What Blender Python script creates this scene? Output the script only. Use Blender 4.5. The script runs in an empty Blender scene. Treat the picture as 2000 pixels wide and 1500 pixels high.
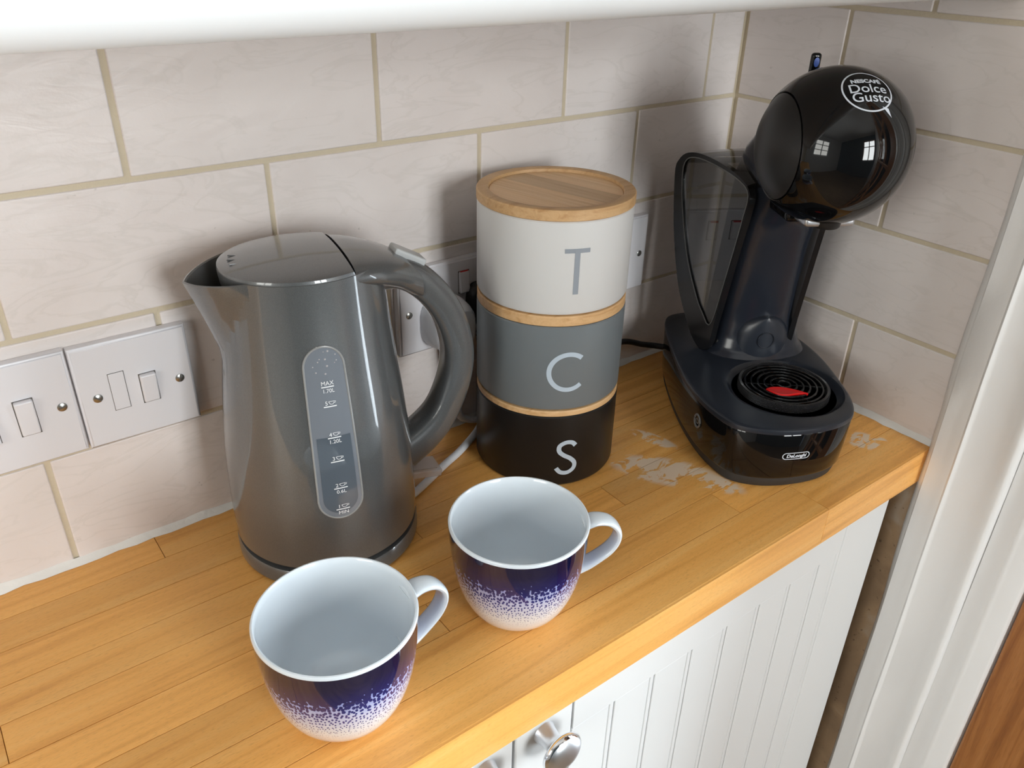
import bpy, bmesh, math, random
from mathutils import Vector, Matrix
random.seed(7)
PI = math.pi
SC = bpy.context.scene
COL = SC.collection
Z0 = 0.9                                   # height of the worktop above the floor

# ------------------------------------------------------------------ camera
cam_d = bpy.data.cameras.new('camera')
cam = bpy.data.objects.new('camera', cam_d); COL.objects.link(cam)
SC.camera = cam
yw, pt, ro = math.radians(37.64390274), math.radians(-29.41207179), math.radians(1.42572812)
fw = Vector((math.cos(pt)*math.sin(yw), math.cos(pt)*math.cos(yw), math.sin(pt)))
rt = Vector((math.cos(yw), -math.sin(yw), 0)); up = rt.cross(fw)
c_, s_ = math.cos(ro), math.sin(ro)
X, Y, Zb = rt*c_ + up*s_, up*c_ - rt*s_, -fw
cam.matrix_world = Matrix(((X.x, Y.x, Zb.x, -0.8028035), (X.y, Y.y, Zb.y, -0.63176612),
                           (X.z, Y.z, Zb.z, 0.47476141 + Z0), (0, 0, 0, 1)))
cam_d.sensor_fit = 'HORIZONTAL'; cam_d.sensor_width = 36.0
cam_d.lens = 1597.28938/2000*36.0
cam_d.clip_start = 0.01

# ------------------------------------------------------------------ world, lights, exposure
SC.view_settings.view_transform = 'Standard'
SC.view_settings.look = 'None'
SC.view_settings.gamma = 1.0
SC.view_settings.use_curve_mapping = False
SC.view_settings.exposure = 0.0
try:
    SC.cycles.use_denoising = True
    SC.cycles.max_bounces = 8
    SC.cycles.diffuse_bounces = 4
    SC.cycles.transparent_max_bounces = 12
    SC.cycles.sample_clamp_indirect = 6
    SC.cycles.caustics_reflective = False
    SC.cycles.caustics_refractive = False
except Exception:
    pass
W = bpy.data.worlds.new('world'); SC.world = W; W.use_nodes = True
bg = W.node_tree.nodes['Background']
bg.inputs[0].default_value = (0.62, 0.75, 0.95, 1); bg.inputs[1].default_value = 1.0

def area(name, loc, rot, sx, sy, power, col):
    d = bpy.data.lights.new(name, 'AREA'); d.shape = 'RECTANGLE'; d.size = sx; d.size_y = sy
    d.energy = power; d.color = col
    o = bpy.data.objects.new(name, d); COL.objects.link(o); o.location = loc; o.rotation_euler = rot
    return o
# daylight through the glazed door (right) and the window opposite the worktop
area('door_daylight', (0.10, -0.874, 1.14), (0, PI/2, 0), 1.60, 0.64, 58.0, (0.86, 0.93, 1.0))
area('window_daylight', (-0.42, -2.72, 1.53), (PI/2, 0, 0), 0.76, 1.10, 63.0, (1.0, 1.0, 1.0))
area('side_window_daylight', (-2.72, -1.05, 1.62), (0, -PI/2, 0), 1.0, 1.0, 33.0, (1.0, 0.94, 0.86))

# ------------------------------------------------------------------ material helpers
def new_mat(name):
    m = bpy.data.materials.new(name); m.use_nodes = True
    return m, m.node_tree.nodes, m.node_tree.links, m.node_tree.nodes['Principled BSDF']
def plain(name, col, rough=0.5, metal=0.0, coat=0.0, spec=0.5, bump=None):
    m, N, L, p = new_mat(name)
    p.inputs['Base Color'].default_value = (*col, 1); p.inputs['Roughness'].default_value = rough
    p.inputs['Metallic'].default_value = metal; p.inputs['Coat Weight'].default_value = coat
    p.inputs['Coat Roughness'].default_value = 0.05
    p.inputs['Specular IOR Level'].default_value = spec
    if bump:
        sc, st, dist = bump
        tc = N.new('ShaderNodeTexCoord'); n = N.new('ShaderNodeTexNoise'); n.inputs['Scale'].default_value = sc
        n.inputs['Detail'].default_value = 4
        b = N.new('ShaderNodeBump'); b.inputs['Strength'].default_value = st; b.inputs['Distance'].default_value = dist
        L.new(tc.outputs['Object'], n.inputs['Vector']); L.new(n.outputs['Fac'], b.inputs['Height'])
        L.new(b.outputs['Normal'], p.inputs['Normal'])
    return m
def math_n(N, L, op, a, b=None, clamp=False):
    n = N.new('ShaderNodeMath'); n.operation = op; n.use_clamp = clamp
    for i, v in enumerate((a, b)):
        if v is None: continue
        if isinstance(v, (int, float)): n.inputs[i].default_value = v
        else: L.new(v, n.inputs[i])
    return n.outputs[0]
def ramp(N, L, fac, stops):
    r = N.new('ShaderNodeValToRGB'); e = r.color_ramp.elements
    while len(e) < len(stops): e.new(0.5)
    for k, (pos, col) in enumerate(stops):
        e[k].position = pos; e[k].color = (*col, 1) if len(col) == 3 else col
    L.new(fac, r.inputs[0]); return r.outputs[0]
def mix(N, L, fac, a, b, blend='MIX'):
    n = N.new('ShaderNodeMix'); n.data_type = 'RGBA'; n.blend_type = blend
    for s, v in ((n.inputs[0], fac), (n.inputs[6], a), (n.inputs[7], b)):
        if isinstance(v, (int, float)): s.default_value = v
        elif isinstance(v, tuple): s.default_value = (*v, 1)
        else: L.new(v, s)
    return n.outputs[2]
def mapping(N, L, vec, scale, loc=(0, 0, 0)):
    mp = N.new('ShaderNodeMapping'); mp.inputs['Scale'].default_value = scale; mp.inputs['Location'].default_value = loc
    L.new(vec, mp.inputs['Vector']); return mp.outputs[0]
def noise(N, L, vec, scale, detail=3, dist=0.0, rough=0.5):
    n = N.new('ShaderNodeTexNoise'); n.inputs['Scale'].default_value = scale; n.inputs['Detail'].default_value = detail
    n.inputs['Distortion'].default_value = dist; n.inputs['Roughness'].default_value = rough
    L.new(vec, n.inputs['Vector']); return n.outputs['Fac']
def bump_to(N, L, p, h, strength, dist):
    b = N.new('ShaderNodeBump'); b.inputs['Strength'].default_value = strength; b.inputs['Distance'].default_value = dist
    L.new(h, b.inputs['Height']); L.new(b.outputs['Normal'], p.inputs['Normal'])
def shifted(N, L, amount):
    """object coordinates shifted by each object's own random number"""
    tc = N.new('ShaderNodeTexCoord'); oi = N.new('ShaderNodeObjectInfo')
    v = N.new('ShaderNodeVectorMath'); v.operation = 'ADD'
    cmb = N.new('ShaderNodeCombineXYZ')
    for i, k in enumerate((1.0, 0.37, 0.71)):
        L.new(math_n(N, L, 'MULTIPLY', oi.outputs['Random'], amount*k), cmb.inputs[i])
    L.new(tc.outputs['Object'], v.inputs[0]); L.new(cmb.outputs[0], v.inputs[1])
    return v.outputs[0], oi.outputs['Random'], tc

def tile_material():
    m, N, L, p = new_mat('marbled_tile')
    vec, rnd, tc = shifted(N, L, 37.0)
    big = noise(N, L, vec, 9, 4, 0.6)
    vein = noise(N, L, mapping(N, L, vec, (1.0, 1.0, 3.2)), 10, 6, 1.6)
    vm = math_n(N, L, 'ABSOLUTE', math_n(N, L, 'SUBTRACT', vein, 0.5))
    base = ramp(N, L, big, [(0.3, (0.715, 0.650, 0.625)), (0.7, (0.80, 0.742, 0.722))])
    veined = mix(N, L, ramp(N, L, vm, [(0.0, (0.20,)*3), (0.035, (0.0,)*3)]), base, (0.52, 0.48, 0.43))
    tint = mix(N, L, math_n(N, L, 'MULTIPLY', rnd, 0.35), veined, (0.76, 0.72, 0.70))
    specks = noise(N, L, vec, 140, 2)
    spotted = mix(N, L, ramp(N, L, specks, [(0.74, (0,)*3), (0.80, (0.45,)*3)]), tint, (0.42, 0.39, 0.35))
    L.new(spotted, p.inputs['Base Color'])
    p.inputs['Roughness'].default_value = 0.36; p.inputs['Specular IOR Level'].default_value = 0.4
    h = noise(N, L, mapping(N, L, vec, (1, 1, 2.2)), 22, 5, 1.0)
    h2 = noise(N, L, vec, 120, 3)
    hs = math_n(N, L, 'ADD', h, math_n(N, L, 'MULTIPLY', h2, 0.18))
    bump_to(N, L, p, hs, 0.30, 0.0025)
    return m
def wood_material(name, base, dark, light, along=(1, 1, 1), rough=0.38, scuffs=False):
    m, N, L, p = new_mat(name)
    vec, rnd, tc = shifted(N, L, 53.0)
    st = mapping(N, L, vec, along)
    g1 = noise(N, L, st, 3.2, 4, 0.8)
    g2 = noise(N, L, st, 14, 3, 0.4)
    fine = noise(N, L, mapping(N, L, st, (4.0, 1.3, 1)), 55, 3)
    c = ramp(N, L, g1, [(0.30, dark), (0.48, base), (0.72, light)])
    c = mix(N, L, ramp(N, L, g2, [(0.55, (0,)*3), (0.80, (0.4,)*3)]), c, dark)
    c = mix(N, L, ramp(N, L, fine, [(0.54, (0,)*3), (0.70, (0.40,)*3)]), c, tuple(v*0.66 for v in dark))
    tone = math_n(N, L, 'ADD', math_n(N, L, 'MULTIPLY', rnd, 0.24), 0.86)
    hs = N.new('ShaderNodeHueSaturation'); L.new(tone, hs.inputs['Value']); L.new(c, hs.inputs['Color'])
    c = hs.outputs[0]
    p.inputs['Roughness'].default_value = rough
    if scuffs:
        # bare, whitened patches where the lacquer has worn off beside the coffee machine
        geo = N.new('ShaderNodeNewGeometry')
        nz = noise(N, L, mapping(N, L, geo.outputs['Position'], (1, 1.8, 1)), 34, 5, 0.7, 0.62)
        tot = None
        for (cx, cy, ax, ay, ang) in ((-0.268, -0.196, 0.026, 0.062, 36), (-0.248, -0.226, 0.016, 0.045, 24), (-0.236, -0.146, 0.010, 0.03, 16), (-0.292, -0.162, 0.009, 0.022, 30),
                                      (-0.0535, -0.278, 0.019, 0.019, 0), (-0.045, -0.289, 0.016, 0.010, 0)):
            mp = N.new('ShaderNodeMapping'); mp.vector_type = 'TEXTURE'
            mp.inputs['Location'].default_value = (cx, cy, Z0); mp.inputs['Rotation'].default_value = (0, 0, math.radians(ang))
            mp.inputs['Scale'].default_value = (ax, ay, 0.02)
            L.new(geo.outputs['Position'], mp.inputs['Vector'])
            ln = N.new('ShaderNodeVectorMath'); ln.operation = 'LENGTH'; L.new(mp.outputs[0], ln.inputs[0])
            d = math_n(N, L, 'SUBTRACT', 1.0, ln.outputs['Value'], True)
            tot = d if tot is None else math_n(N, L, 'MAXIMUM', tot, d)
        mask = math_n(N, L, 'MULTIPLY', ramp(N, L, tot, [(0.0, (0,)*3), (0.25, (1,)*3)]), ramp(N, L, nz, [(0.47, (0,)*3), (0.51, (1,)*3)]))
        c = mix(N, L, math_n(N, L, 'MULTIPLY', mask, 0.92), c, (0.82, 0.66, 0.50))
    L.new(c, p.inputs['Base Color'])
    bump_to(N, L, p, fine, 0.12, 0.0008)
    return m

M = {}
M['tile'] = tile_material()
M['grout'] = plain('cream_grout', (0.60, 0.52, 0.39), 0.9, bump=(260, 0.4, 0.002))
M['white_paint'] = plain('white_cabinet_paint', (0.80, 0.81, 0.81), 0.38)
M['gloss_white'] = plain('white_trim_paint', (0.80, 0.79, 0.78), 0.30, bump=(46, 0.22, 0.004))
M['sealant'] = plain('white_sealant', (0.80, 0.79, 0.76), 0.4, bump=(90, 0.5, 0.003))
M['plastic_white'] = plain('white_plate_plastic', (0.72, 0.71, 0.74), 0.30)
M['switch_gap'] = plain('switch_gap_shadow', (0.10, 0.09, 0.08), 0.8)  # dark colour painted in for the shade in plate gaps and screw slots
M['chrome'] = plain('chrome', (0.78, 0.79, 0.82), 0.06, 1.0)
M['satin_metal'] = plain('satin_nickel', (0.66, 0.68, 0.71), 0.36, 1.0)
M['pale_metal'] = plain('pale_satin_metal', (0.74, 0.76, 0.80), 0.30, 0.85)
M['screw'] = plain('screw_metal', (0.42, 0.42, 0.40), 0.30, 1.0)
M['red'] = plain('red_plastic', (0.62, 0.012, 0.012), 0.30)
M['blackcord'] = plain('black_rubber', (0.012, 0.012, 0.013), 0.5)
M['whitecord'] = plain('white_cable', (0.74, 0.76, 0.80), 0.42)
M['wall_paint'] = plain('warm_wall_paint', (0.62, 0.58, 0.54), 0.8)
M['teal_paint'] = plain('dark_teal_wall_paint', (0.10, 0.14, 0.16), 0.7)
M['ceiling'] = plain('ceiling_paint', (0.80, 0.79, 0.77), 0.9)
M['stave'] = wood_material('oiled_beech', (0.88, 0.445, 0.115), (0.72, 0.328, 0.075), (0.91, 0.51, 0.160), (1, 26, 26), 0.36, True)
M['oak'] = wood_material('oak_door', (0.33, 0.125, 0.030), (0.21, 0.070, 0.015), (0.40, 0.17, 0.05), (26, 26, 1.2), 0.4)
M['floor'] = wood_material('floor_wood', (0.30, 0.19, 0.10), (0.2, 0.12, 0.06), (0.4, 0.27, 0.15), (1, 10, 10), 0.5)
M['bamboo'] = wood_material('bamboo', (0.62, 0.385, 0.185), (0.52, 0.295, 0.125), (0.68, 0.44, 0.225), (3, 60, 60), 0.5)
M['ceramic'] = plain('white_ceramic', (0.75, 0.82, 0.88), 0.10, coat=0.3)

def plaster_material():
    m, N, L, p = new_mat('bare_brown_plaster')
    tc = N.new('ShaderNodeTexCoord')
    n1 = noise(N, L, tc.outputs['Object'], 14, 5, 0.8); n2 = noise(N, L, tc.outputs['Object'], 160, 3)
    c = ramp(N, L, n1, [(0.35, (0.30, 0.20, 0.12)), (0.55, (0.40, 0.27, 0.16)), (0.7, (0.46, 0.38, 0.30))])
    c = mix(N, L, ramp(N, L, n2, [(0.64, (0,)*3), (0.7, (0.7,)*3)]), c, (0.14, 0.09, 0.06))
    L.new(c, p.inputs['Base Color']); p.inputs['Roughness'].default_value = 0.9
    bump_to(N, L, p, n1, 0.6, 0.006); return m
M['plaster'] = plaster_material()

def glass_material(name, tint, gloss=0.08, rough=0.02):
    m = bpy.data.materials.new(name); m.use_nodes = True
    N, L = m.node_tree.nodes, m.node_tree.links; N.clear()
    out = N.new('ShaderNodeOutputMaterial'); t = N.new('ShaderNodeBsdfTransparent'); g = N.new('ShaderNodeBsdfGlossy')
    t.inputs[0].default_value = (*tint, 1); g.inputs['Roughness'].default_value = rough
    fr = N.new('ShaderNodeFresnel'); fr.inputs[0].default_value = 1.45
    mx = N.new('ShaderNodeMixShader')
    f = math_n(N, L, 'ADD', fr.outputs[0], gloss, True)
    L.new(f, mx.inputs[0]); L.new(t.outputs[0], mx.inputs[1]); L.new(g.outputs[0], mx.inputs[2])
    L.new(mx.outputs[0], out.inputs[0]); return m
M['pane'] = glass_material('window_glass', (0.96, 0.98, 0.98), 0.0)
M['smoked'] = glass_material('smoked_tank_plastic', (0.46, 0.45, 0.44), 0.03)
def cloudy():
    m, N, L, p = new_mat('cloudy_clear_plastic')
    p.inputs['Base Color'].default_value = (0.86, 0.80, 0.78, 1); p.inputs['Roughness'].default_value = 0.15
    p.inputs['Alpha'].default_value = 0.45
    return m
M['clear'] = cloudy()

# ------------------------------------------------------------------ mesh helpers
def tag(o, label=None, cat=None, group=None, kind=None):
    if label: o['label'] = label
    if cat: o['category'] = cat
    if group: o['group'] = group
    if kind: o['kind'] = kind
    return o
def empty(name, loc, rz=0.0):
    o = bpy.data.objects.new(name, None); COL.objects.link(o)
    o.empty_display_size = 0.03; o.location = loc; o.rotation_euler = (0, 0, rz); return o
def mesh(name, verts, faces, mats, parent=None, smooth=True, angle=35, fidx=None, loc=None):
    me = bpy.data.meshes.new(name); me.from_pydata([tuple(v) for v in verts], [], faces)
    for m in (mats if isinstance(mats, (list, tuple)) else [mats]): me.materials.append(m)
    if fidx:
        for p, i in zip(me.polygons, fidx): p.material_index = i
    bm = bmesh.new(); bm.from_mesh(me); bmesh.ops.recalc_face_normals(bm, faces=bm.faces); bm.to_mesh(me); bm.free()
    if smooth:
        for p in me.polygons: p.use_smooth = True
        me.set_sharp_from_angle(angle=math.radians(angle))
    o = bpy.data.objects.new(name, me); COL.objects.link(o)
    if parent: o.parent = parent
    if loc: o.location = loc
    return o
def from_bm(name, bm, mats, parent=None, smooth=True, angle=35, loc=None):
    bmesh.ops.recalc_face_normals(bm, faces=bm.faces)
    me = bpy.data.meshes.new(name); bm.to_mesh(me); bm.free()
    for m in (mats if isinstance(mats, (list, tuple)) else [mats]): me.materials.append(m)
    if smooth:                                                   # area-weighted normals keep large faces flat beside small bevels
        for p in me.polygons: p.use_smooth = True
        acc = [Vector((0, 0, 0)) for _ in me.vertices]
        for p in me.polygons:
            w = p.normal*p.area
            for i in p.vertices: acc[i] += w
        me.normals_split_custom_set_from_vertices([tuple(a.normalized()) for a in acc])
    o = bpy.data.objects.new(name, me); COL.objects.link(o)
    if parent: o.parent = parent
    if loc: o.location = loc
    return o
def add_box(bm, x0, x1, y0, y1, z0, z1, bev=0.0, seg=1):
    vs = [bm.verts.new((x, y, z)) for x in (x0, x1) for y in (y0, y1) for z in (z0, z1)]
    fs = [bm.faces.new([vs[i] for i in f]) for f in ((0, 1, 3, 2), (4, 6, 7, 5), (0, 4, 5, 1), (2, 3, 7, 6), (0, 2, 6, 4), (1, 5, 7, 3))]
    if bev:
        es = list({e for f in fs for e in f.edges})
        bmesh.ops.bevel(bm, geom=es, offset=bev, segments=seg, affect='EDGES', profile=0.5)
def box(name, x0, x1, y0, y1, z0, z1, mat, parent=None, bev=0.0, seg=2, loc=None):
    bm = bmesh.new(); add_box(bm, x0, x1, y0, y1, z0, z1, bev, seg)
    return from_bm(name, bm, mat, parent, bool(bev), 50, loc)
def loft_data(rings, cap0=True, cap1=True, closed=True):
    n = len(rings[0]); V = [v for r in rings for v in r]; F = []
    for i in range(len(rings)-1):
        for j in range(n if closed else n-1):
            k = (j+1) % n
            F.append((i*n+j, i*n+k, (i+1)*n+k, (i+1)*n+j))
    if cap0: F.append(tuple(range(n-1, -1, -1)))
    if cap1: F.append(tuple((len(rings)-1)*n+j for j in range(n)))
    return V, F
def loft(name, rings, mat, parent=None, cap0=True, cap1=True, closed=True, angle=35, loc=None):
    V, F = loft_data(rings, cap0, cap1, closed)
    return mesh(name, V, F, mat, parent, True, angle, loc=loc)
def lathe(name, prof, mat, parent=None, n=64, angle=35, cap0=False, cap1=False, loc=None):
    rings = [[(r*math.cos(2*PI*k/n), r*math.sin(2*PI*k/n), z) for k in range(n)] for r, z in prof]
    return loft(name, rings, mat, parent, cap0, cap1, True, angle, loc)
def catmull(pts, per=8, closed=False):
    P = [Vector(p) for p in pts]; n = len(P); out = []
    rng = n if closed else n-1
    for i in range(rng):
        if closed: a, b, c, d = P[(i-1) % n], P[i], P[(i+1) % n], P[(i+2) % n]
        else: a, b, c, d = P[max(i-1, 0)], P[i], P[i+1], P[min(i+2, n-1)]
        for k in range(per):
            t = k/per
            out.append(0.5*((2*b) + (c-a)*t + (2*a-5*b+4*c-d)*t*t + (3*b-a-3*c+d)*t**3))
    if not closed: out.append(P[-1].copy())
    return out
def sweep(name, path, sect, mat, parent=None, side=None, closed=False, cap=True, angle=40):
    """sect(i, u) -> list of (a, b): a along the binormal/side, b along the in-plane normal"""
    n = len(path); rings = []
    for i, p in enumerate(path):
        p = Vector(p)
        if closed: t = Vector(path[(i+1) % n]) - Vector(path[i-1])
        else: t = Vector(path[min(i+1, n-1)]) - Vector(path[max(i-1, 0)])
        t.normalize()
        s = Vector(side) if side else Vector((0, 0, 1))
        s = (s - t*s.dot(t))
        s = s.normalized() if s.length > 1e-6 else Vector((1, 0, 0))
        nrm = t.cross(s).normalized()
        rings.append([tuple(p + s*a + nrm*b) for a, b in sect(i, i/(n-1))])
    if closed: rings.append(rings[0])
    return loft(name, rings, mat, parent, cap and not closed, cap and not closed, True, angle)
def circ_sect(r, n=12):
    return lambda i, u: [(r*math.cos(2*PI*k/n), r*math.sin(2*PI*k/n)) for k in range(n)]
def tube(name, path, r, mat, parent=None, n=12, side=None, closed=False):
    return sweep(name, path, circ_sect(r, n), mat, parent, side, closed)
def superell(a, b, n=24, e=2.6):
    out = []
    for k in range(n):
        t = 2*PI*k/n; c, s = math.cos(t), math.sin(t)
        out.append((a*math.copysign(abs(c)**(2/e), c), b*math.copysign(abs(s)**(2/e), s)))
    return out
def text_data(body, size, bold=0.0, shear=0.0, sx=1.0, align='CENTER'):
    cu = bpy.data.curves.new('lettering', 'FONT'); cu.body = body; cu.size = size; cu.offset = bold; cu.shear = shear
    cu.align_x = align; cu.resolution_u = 4
    o = bpy.data.objects.new('lettering', cu); COL.objects.link(o)
    bpy.context.view_layer.update()
    dg = bpy.context.evaluated_depsgraph_get()
    me = bpy.data.meshes.new_from_object(o.evaluated_get(dg))
    V = [(v.co.x*sx, v.co.y) for v in me.vertices]; F = [tuple(p.vertices) for p in me.polygons]
    bpy.data.objects.remove(o); bpy.data.meshes.remove(me)
    return V, F
def stroke(pts, w, closed=False):
    """flat ribbon of width w along 2-D points -> V, F"""
    n = len(pts); V = []; F = []
    for i in range(n):
        a = pts[i-1] if (i or closed) else pts[0]; b = pts[(i+1) % n] if (i < n-1 or closed) else pts[-1]
        tx, ty = b[0]-a[0], b[1]-a[1]; l = math.hypot(tx, ty) or 1
        nx, ny = -ty/l*w/2, tx/l*w/2
        V += [(pts[i][0]+nx, pts[i][1]+ny), (pts[i][0]-nx, pts[i][1]-ny)]
    for i in range(n if closed else n-1):
        k = (i+1) % n; F.append((2*i, 2*i+1, 2*k+1, 2*k))
    return V, F
def merge2d(*parts):
    V, F = [], []
    for v, f in parts:
        o = len(V); V += v; F += [tuple(i+o for i in q) for q in f]
    return V, F
def shift2d(d, dx, dy): return [(x+dx, y+dy) for x, y in d[0]], d[1]
def wrapped(name, data, fn, mat, parent):
    """flat print laid on a surface: fn(u, v) -> local 3-D point just above it"""
    V = [fn(u, v) for u, v in data[0]]
    me = bpy.data.meshes.new(name); me.from_pydata(V, [], data[1]); me.materials.append(mat)
    o = bpy.data.objects.new(name, me); COL.objects.link(o); o.parent = parent
    return o
def arc(cx, cy, r, a0, a1, n=24, ry=None):
    ry = ry or r
    return [(cx + r*math.cos(math.radians(a0+(a1-a0)*k/(n-1))), cy + ry*math.sin(math.radians(a0+(a1-a0)*k/(n-1)))) for k in range(n)]

# ------------------------------------------------------------------ room shell
RX0, RY0, RH = -2.6, -2.6, 2.35
tag(box('floor', RX0-0.1, 0.6, RY0-0.1, 0.1, -0.05, 0.0, M['floor']), kind='structure')
tag(box('ceiling', RX0-0.1, 0.1, RY0-0.1, 0.1, RH, RH+0.05, M['ceiling']), kind='structure')
ly0, ly1, lz0, lz1 = -1.55, -0.55, 1.12, 2.12
bm = bmesh.new()
add_box(bm, RX0-0.1, RX0, RY0, ly0, 0, RH); add_box(bm, RX0-0.1, RX0, ly1, 0.1, 0, RH)
add_box(bm, RX0-0.1, RX0, ly0, ly1, 0, lz0); add_box(bm, RX0-0.1, RX0, ly0, ly1, lz1, RH)
tag(from_bm('wall_left', bm, M['wall_paint'], smooth=False), kind='structure')
# opposite wall with a window opening
wx0, wx1, wz0, wz1 = -0.80, -0.04, 0.98, 2.08
bm = bmesh.new()
add_box(bm, RX0, wx0, RY0-0.1, RY0, 0, RH); add_box(bm, wx1, 0.0, RY0-0.1, RY0, 0, RH)
add_box(bm, wx0, wx1, RY0-0.1, RY0, 0, wz0); add_box(bm, wx0, wx1, RY0-0.1, RY0, wz1, RH)
tag(from_bm('wall_front', bm, M['teal_paint'], smooth=False), kind='structure')
wn = tag(empty('window_1', ((wx0+wx1)/2, RY0-0.05, wz0)), kind='structure')
hw, hh = (wx1-wx0)/2, wz1-wz0
for x in (-hw+0.03, 0.0, hw-0.03): box('mullion', x-0.028, x+0.028, -0.03, 0.03, 0.0, hh, M['oak'], wn, 0.004)
for z in (0.028, hh*0.68, hh-0.028): box('transom', -hw, hw, -0.024, 0.024, z-0.022, z+0.022, M['oak'], wn, 0.004)
for k in range(2): box('pane', -hw+k*hw, -hw+(k+1)*hw, -0.003, 0.003, 0.0, hh, M['pane'], wn)

wn = tag(empty('window_2', (RX0-0.05, (ly0+ly1)/2, lz0)), kind='structure')
for y in (-0.47, 0.0, 0.47): box('mullion', -0.03, 0.03, y-0.028, y+0.028, 0.0, lz1-lz0, M['white_paint'], wn, 0.004)
for z in (0.028, 0.36, 0.68, lz1-lz0-0.028): box('transom', -0.024, 0.024, -0.5, 0.5, z-0.022, z+0.022, M['white_paint'], wn, 0.004)
for k in range(2): box('pane', -0.003, 0.003, -0.5+0.5*k, 0.5*k, 0.0, lz1-lz0, M['pane'], wn)

# back wall: bed of grout, tiles as separate pieces standing proud of it
def wall_tiles(parent, rows, to_world):
    for (z0, z1, joints) in rows:
        for a, b in zip(joints[:-1], joints[1:]):
            bm = bmesh.new()
            g = 0.0021 + random.uniform(-0.0003, 0.0003)
            l, w, h = (b-a)/2-g, 0.004, (z1-z0)/2-g
            if l < 0.004: continue
            add_box(bm, -l, l, -w, w, -h, h, 0.0014, 2)
            for v in bm.verts:
                if v.co.y < 0: v.co.y += random.uniform(-0.00025, 0.00025)
            o = from_bm('tile', bm, M['tile'], parent, True, 60)
            x, y, z, rz = to_world((a+b)/2, 0.004, (z0+z1)/2 + Z0)
            o.location = (x, y, z); o.rotation_euler = (random.uniform(-.004, .004), random.uniform(-.002, .002), rz + random.uniform(-.002, .002))
P_ = 0.1022; P0 = 0.0006; TW = 0.2048
def rowz(k): return P0 + k*P_
def joints(first, lo, hi):
    js = [lo]; k = math.ceil((lo-first)/TW - 1e-6)
    while first + k*TW < hi - 0.012:
        if first + k*TW > lo + 0.012: js.append(first + k*TW)
        k += 1
    return js + [hi]
wb = tag(box('wall_back', RX0, 0.1, 0.0013, 0.1, 0, RH, M['grout']), kind='structure')
rows = []
for k in range(5):
    first = -0.4641 if k % 2 else -0.36
    if k == 2: first = -0.3605
    rows.append((rowz(k), rowz(k+1), joints(first, -1.45, -0.0012)))
# row 0 is just above the worktop (joints as row 2), rows 1 and 3 share joints
rows[0] = (rowz(0), rowz(1), joints(-0.7706, -1.45, -0.0012))
wall_tiles(wb, rows, lambda a, d, z: (a, d, z, 0.0))
# right wall: tiled down to the worktop, bare plaster below it
bm = bmesh.new(); add_box(bm, 0.0013, 0.1, -0.345, 0.0013, Z0-0.02, RH)
wr = tag(from_bm('wall_right', bm, M['grout'], smooth=False), kind='structure')
bm = bmesh.new(); add_box(bm, 0.001, 0.1, -0.345, 0.0013, 0, Z0-0.02)
bmesh.ops.subdivide_edges(bm, edges=bm.edges[:], cuts=8, use_grid_fill=True)
for v in bm.verts:
    if v.co.x < 0.01: v.co.x += random.uniform(-0.0015, 0.0015)
from_bm('plaster', bm, M['plaster'], wr)
rrows = []
for k in range(6):
    js = [-0.3262, -0.1263, -0.0012] if k % 2 else [-0.3262, -0.2093, -0.0012]
    rrows.append((rowz(k), rowz(k+1), js))
wall_tiles(wr, rrows, lambda a, d, z: (d, a, z, -PI/2))
box('wall_right_rest', 0.02, 0.1, RY0, -1.33, 0, RH, M['wall_paint']).name = 'wall_right'
tag(bpy.data.objects['wall_right.001'], kind='structure')
box('lintel', 0.02, 0.1, -1.33, -0.345, 2.05, RH, M['wall_paint'], wr)
# sealant beads along both walls
def bead(name, pts, inn, r=0.0055):
    rings = []
    for i, (x, y) in enumerate(pts):
        w = r + random.uniform(-0.0012, 0.0012); h = r + random.uniform(-0.001, 0.0012)
        nx, ny = inn
        rings.append([(x, y, Z0+0.0002), (x+nx*w, y+ny*w, Z0+0.0002), (x+nx*w*0.45, y+ny*w*0.45, Z0+h*0.5), (x, y, Z0+h)])
    return tag(loft(name, rings, M['sealant'], angle=60), kind='structure')
bead('trim_1', [(-1.45+i*0.0145, -0.0002) for i in range(101)], (0, -1))
bead('trim_2', [(-0.0002, -0.008-i*0.0106) for i in range(31)], (-1, 0), 0.006)

# painted door surround on the right: stacked profile strips, wavy with old paint
def profile_strip(name, prof, parent=None):
    zs = [0.0 + i*0.05 for i in range(42)]
    rings = []
    for i, z in enumerate(zs):
        wob = 0.0009*math.sin(i*1.3) + random.uniform(-0.0003, 0.0003)
        rings.append([(x, y + (wob - 0.0032*max(0.0, min(1.0, (Z0-0.03-z)/0.25)))*f, z) for x, y, f in prof])
    return loft(name, rings, M['gloss_white'], parent, angle=50)
arch = [(0.03, -0.324, 0), (-0.004, -0.3245, 1), (-0.010, -0.3265, 1.6), (-0.0145, -0.330, 1.6), (-0.016, -0.333, 1), (-0.0165, -0.334, 0.6),
        (-0.0185, -0.3355, 0.3), (-0.0188, -0.3575, 0.3), (-0.0215, -0.3590, 0.3), (-0.0222, -0.3605, 0.3), (-0.0205, -0.3625, 0.3), (-0.0185, -0.3650, 0),
        (-0.0185, -0.3960, 0), (-0.0205, -0.4010, 0.2), (-0.0225, -0.4070, 0.3), (-0.0215, -0.4100, 0.3), (-0.0170, -0.4118, 0.3), (0.03, -0.4125, 0)]
a1 = tag(profile_strip('trim_3', arch), kind='structure')
frame = [(0.03, -0.4120, 0), (-0.0120, -0.4127, 0), (-0.0120, -0.4290, 0), (-0.0150, -0.4320, 0.2), (-0.0158, -0.4345, 0.2), (-0.0150, -0.4375, 0.2),
         (-0.0140, -0.4400, 0), (-0.0140, -0.4540, 0), (-0.0115, -0.4570, 0), (0.03, -0.4575, 0)]
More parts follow.
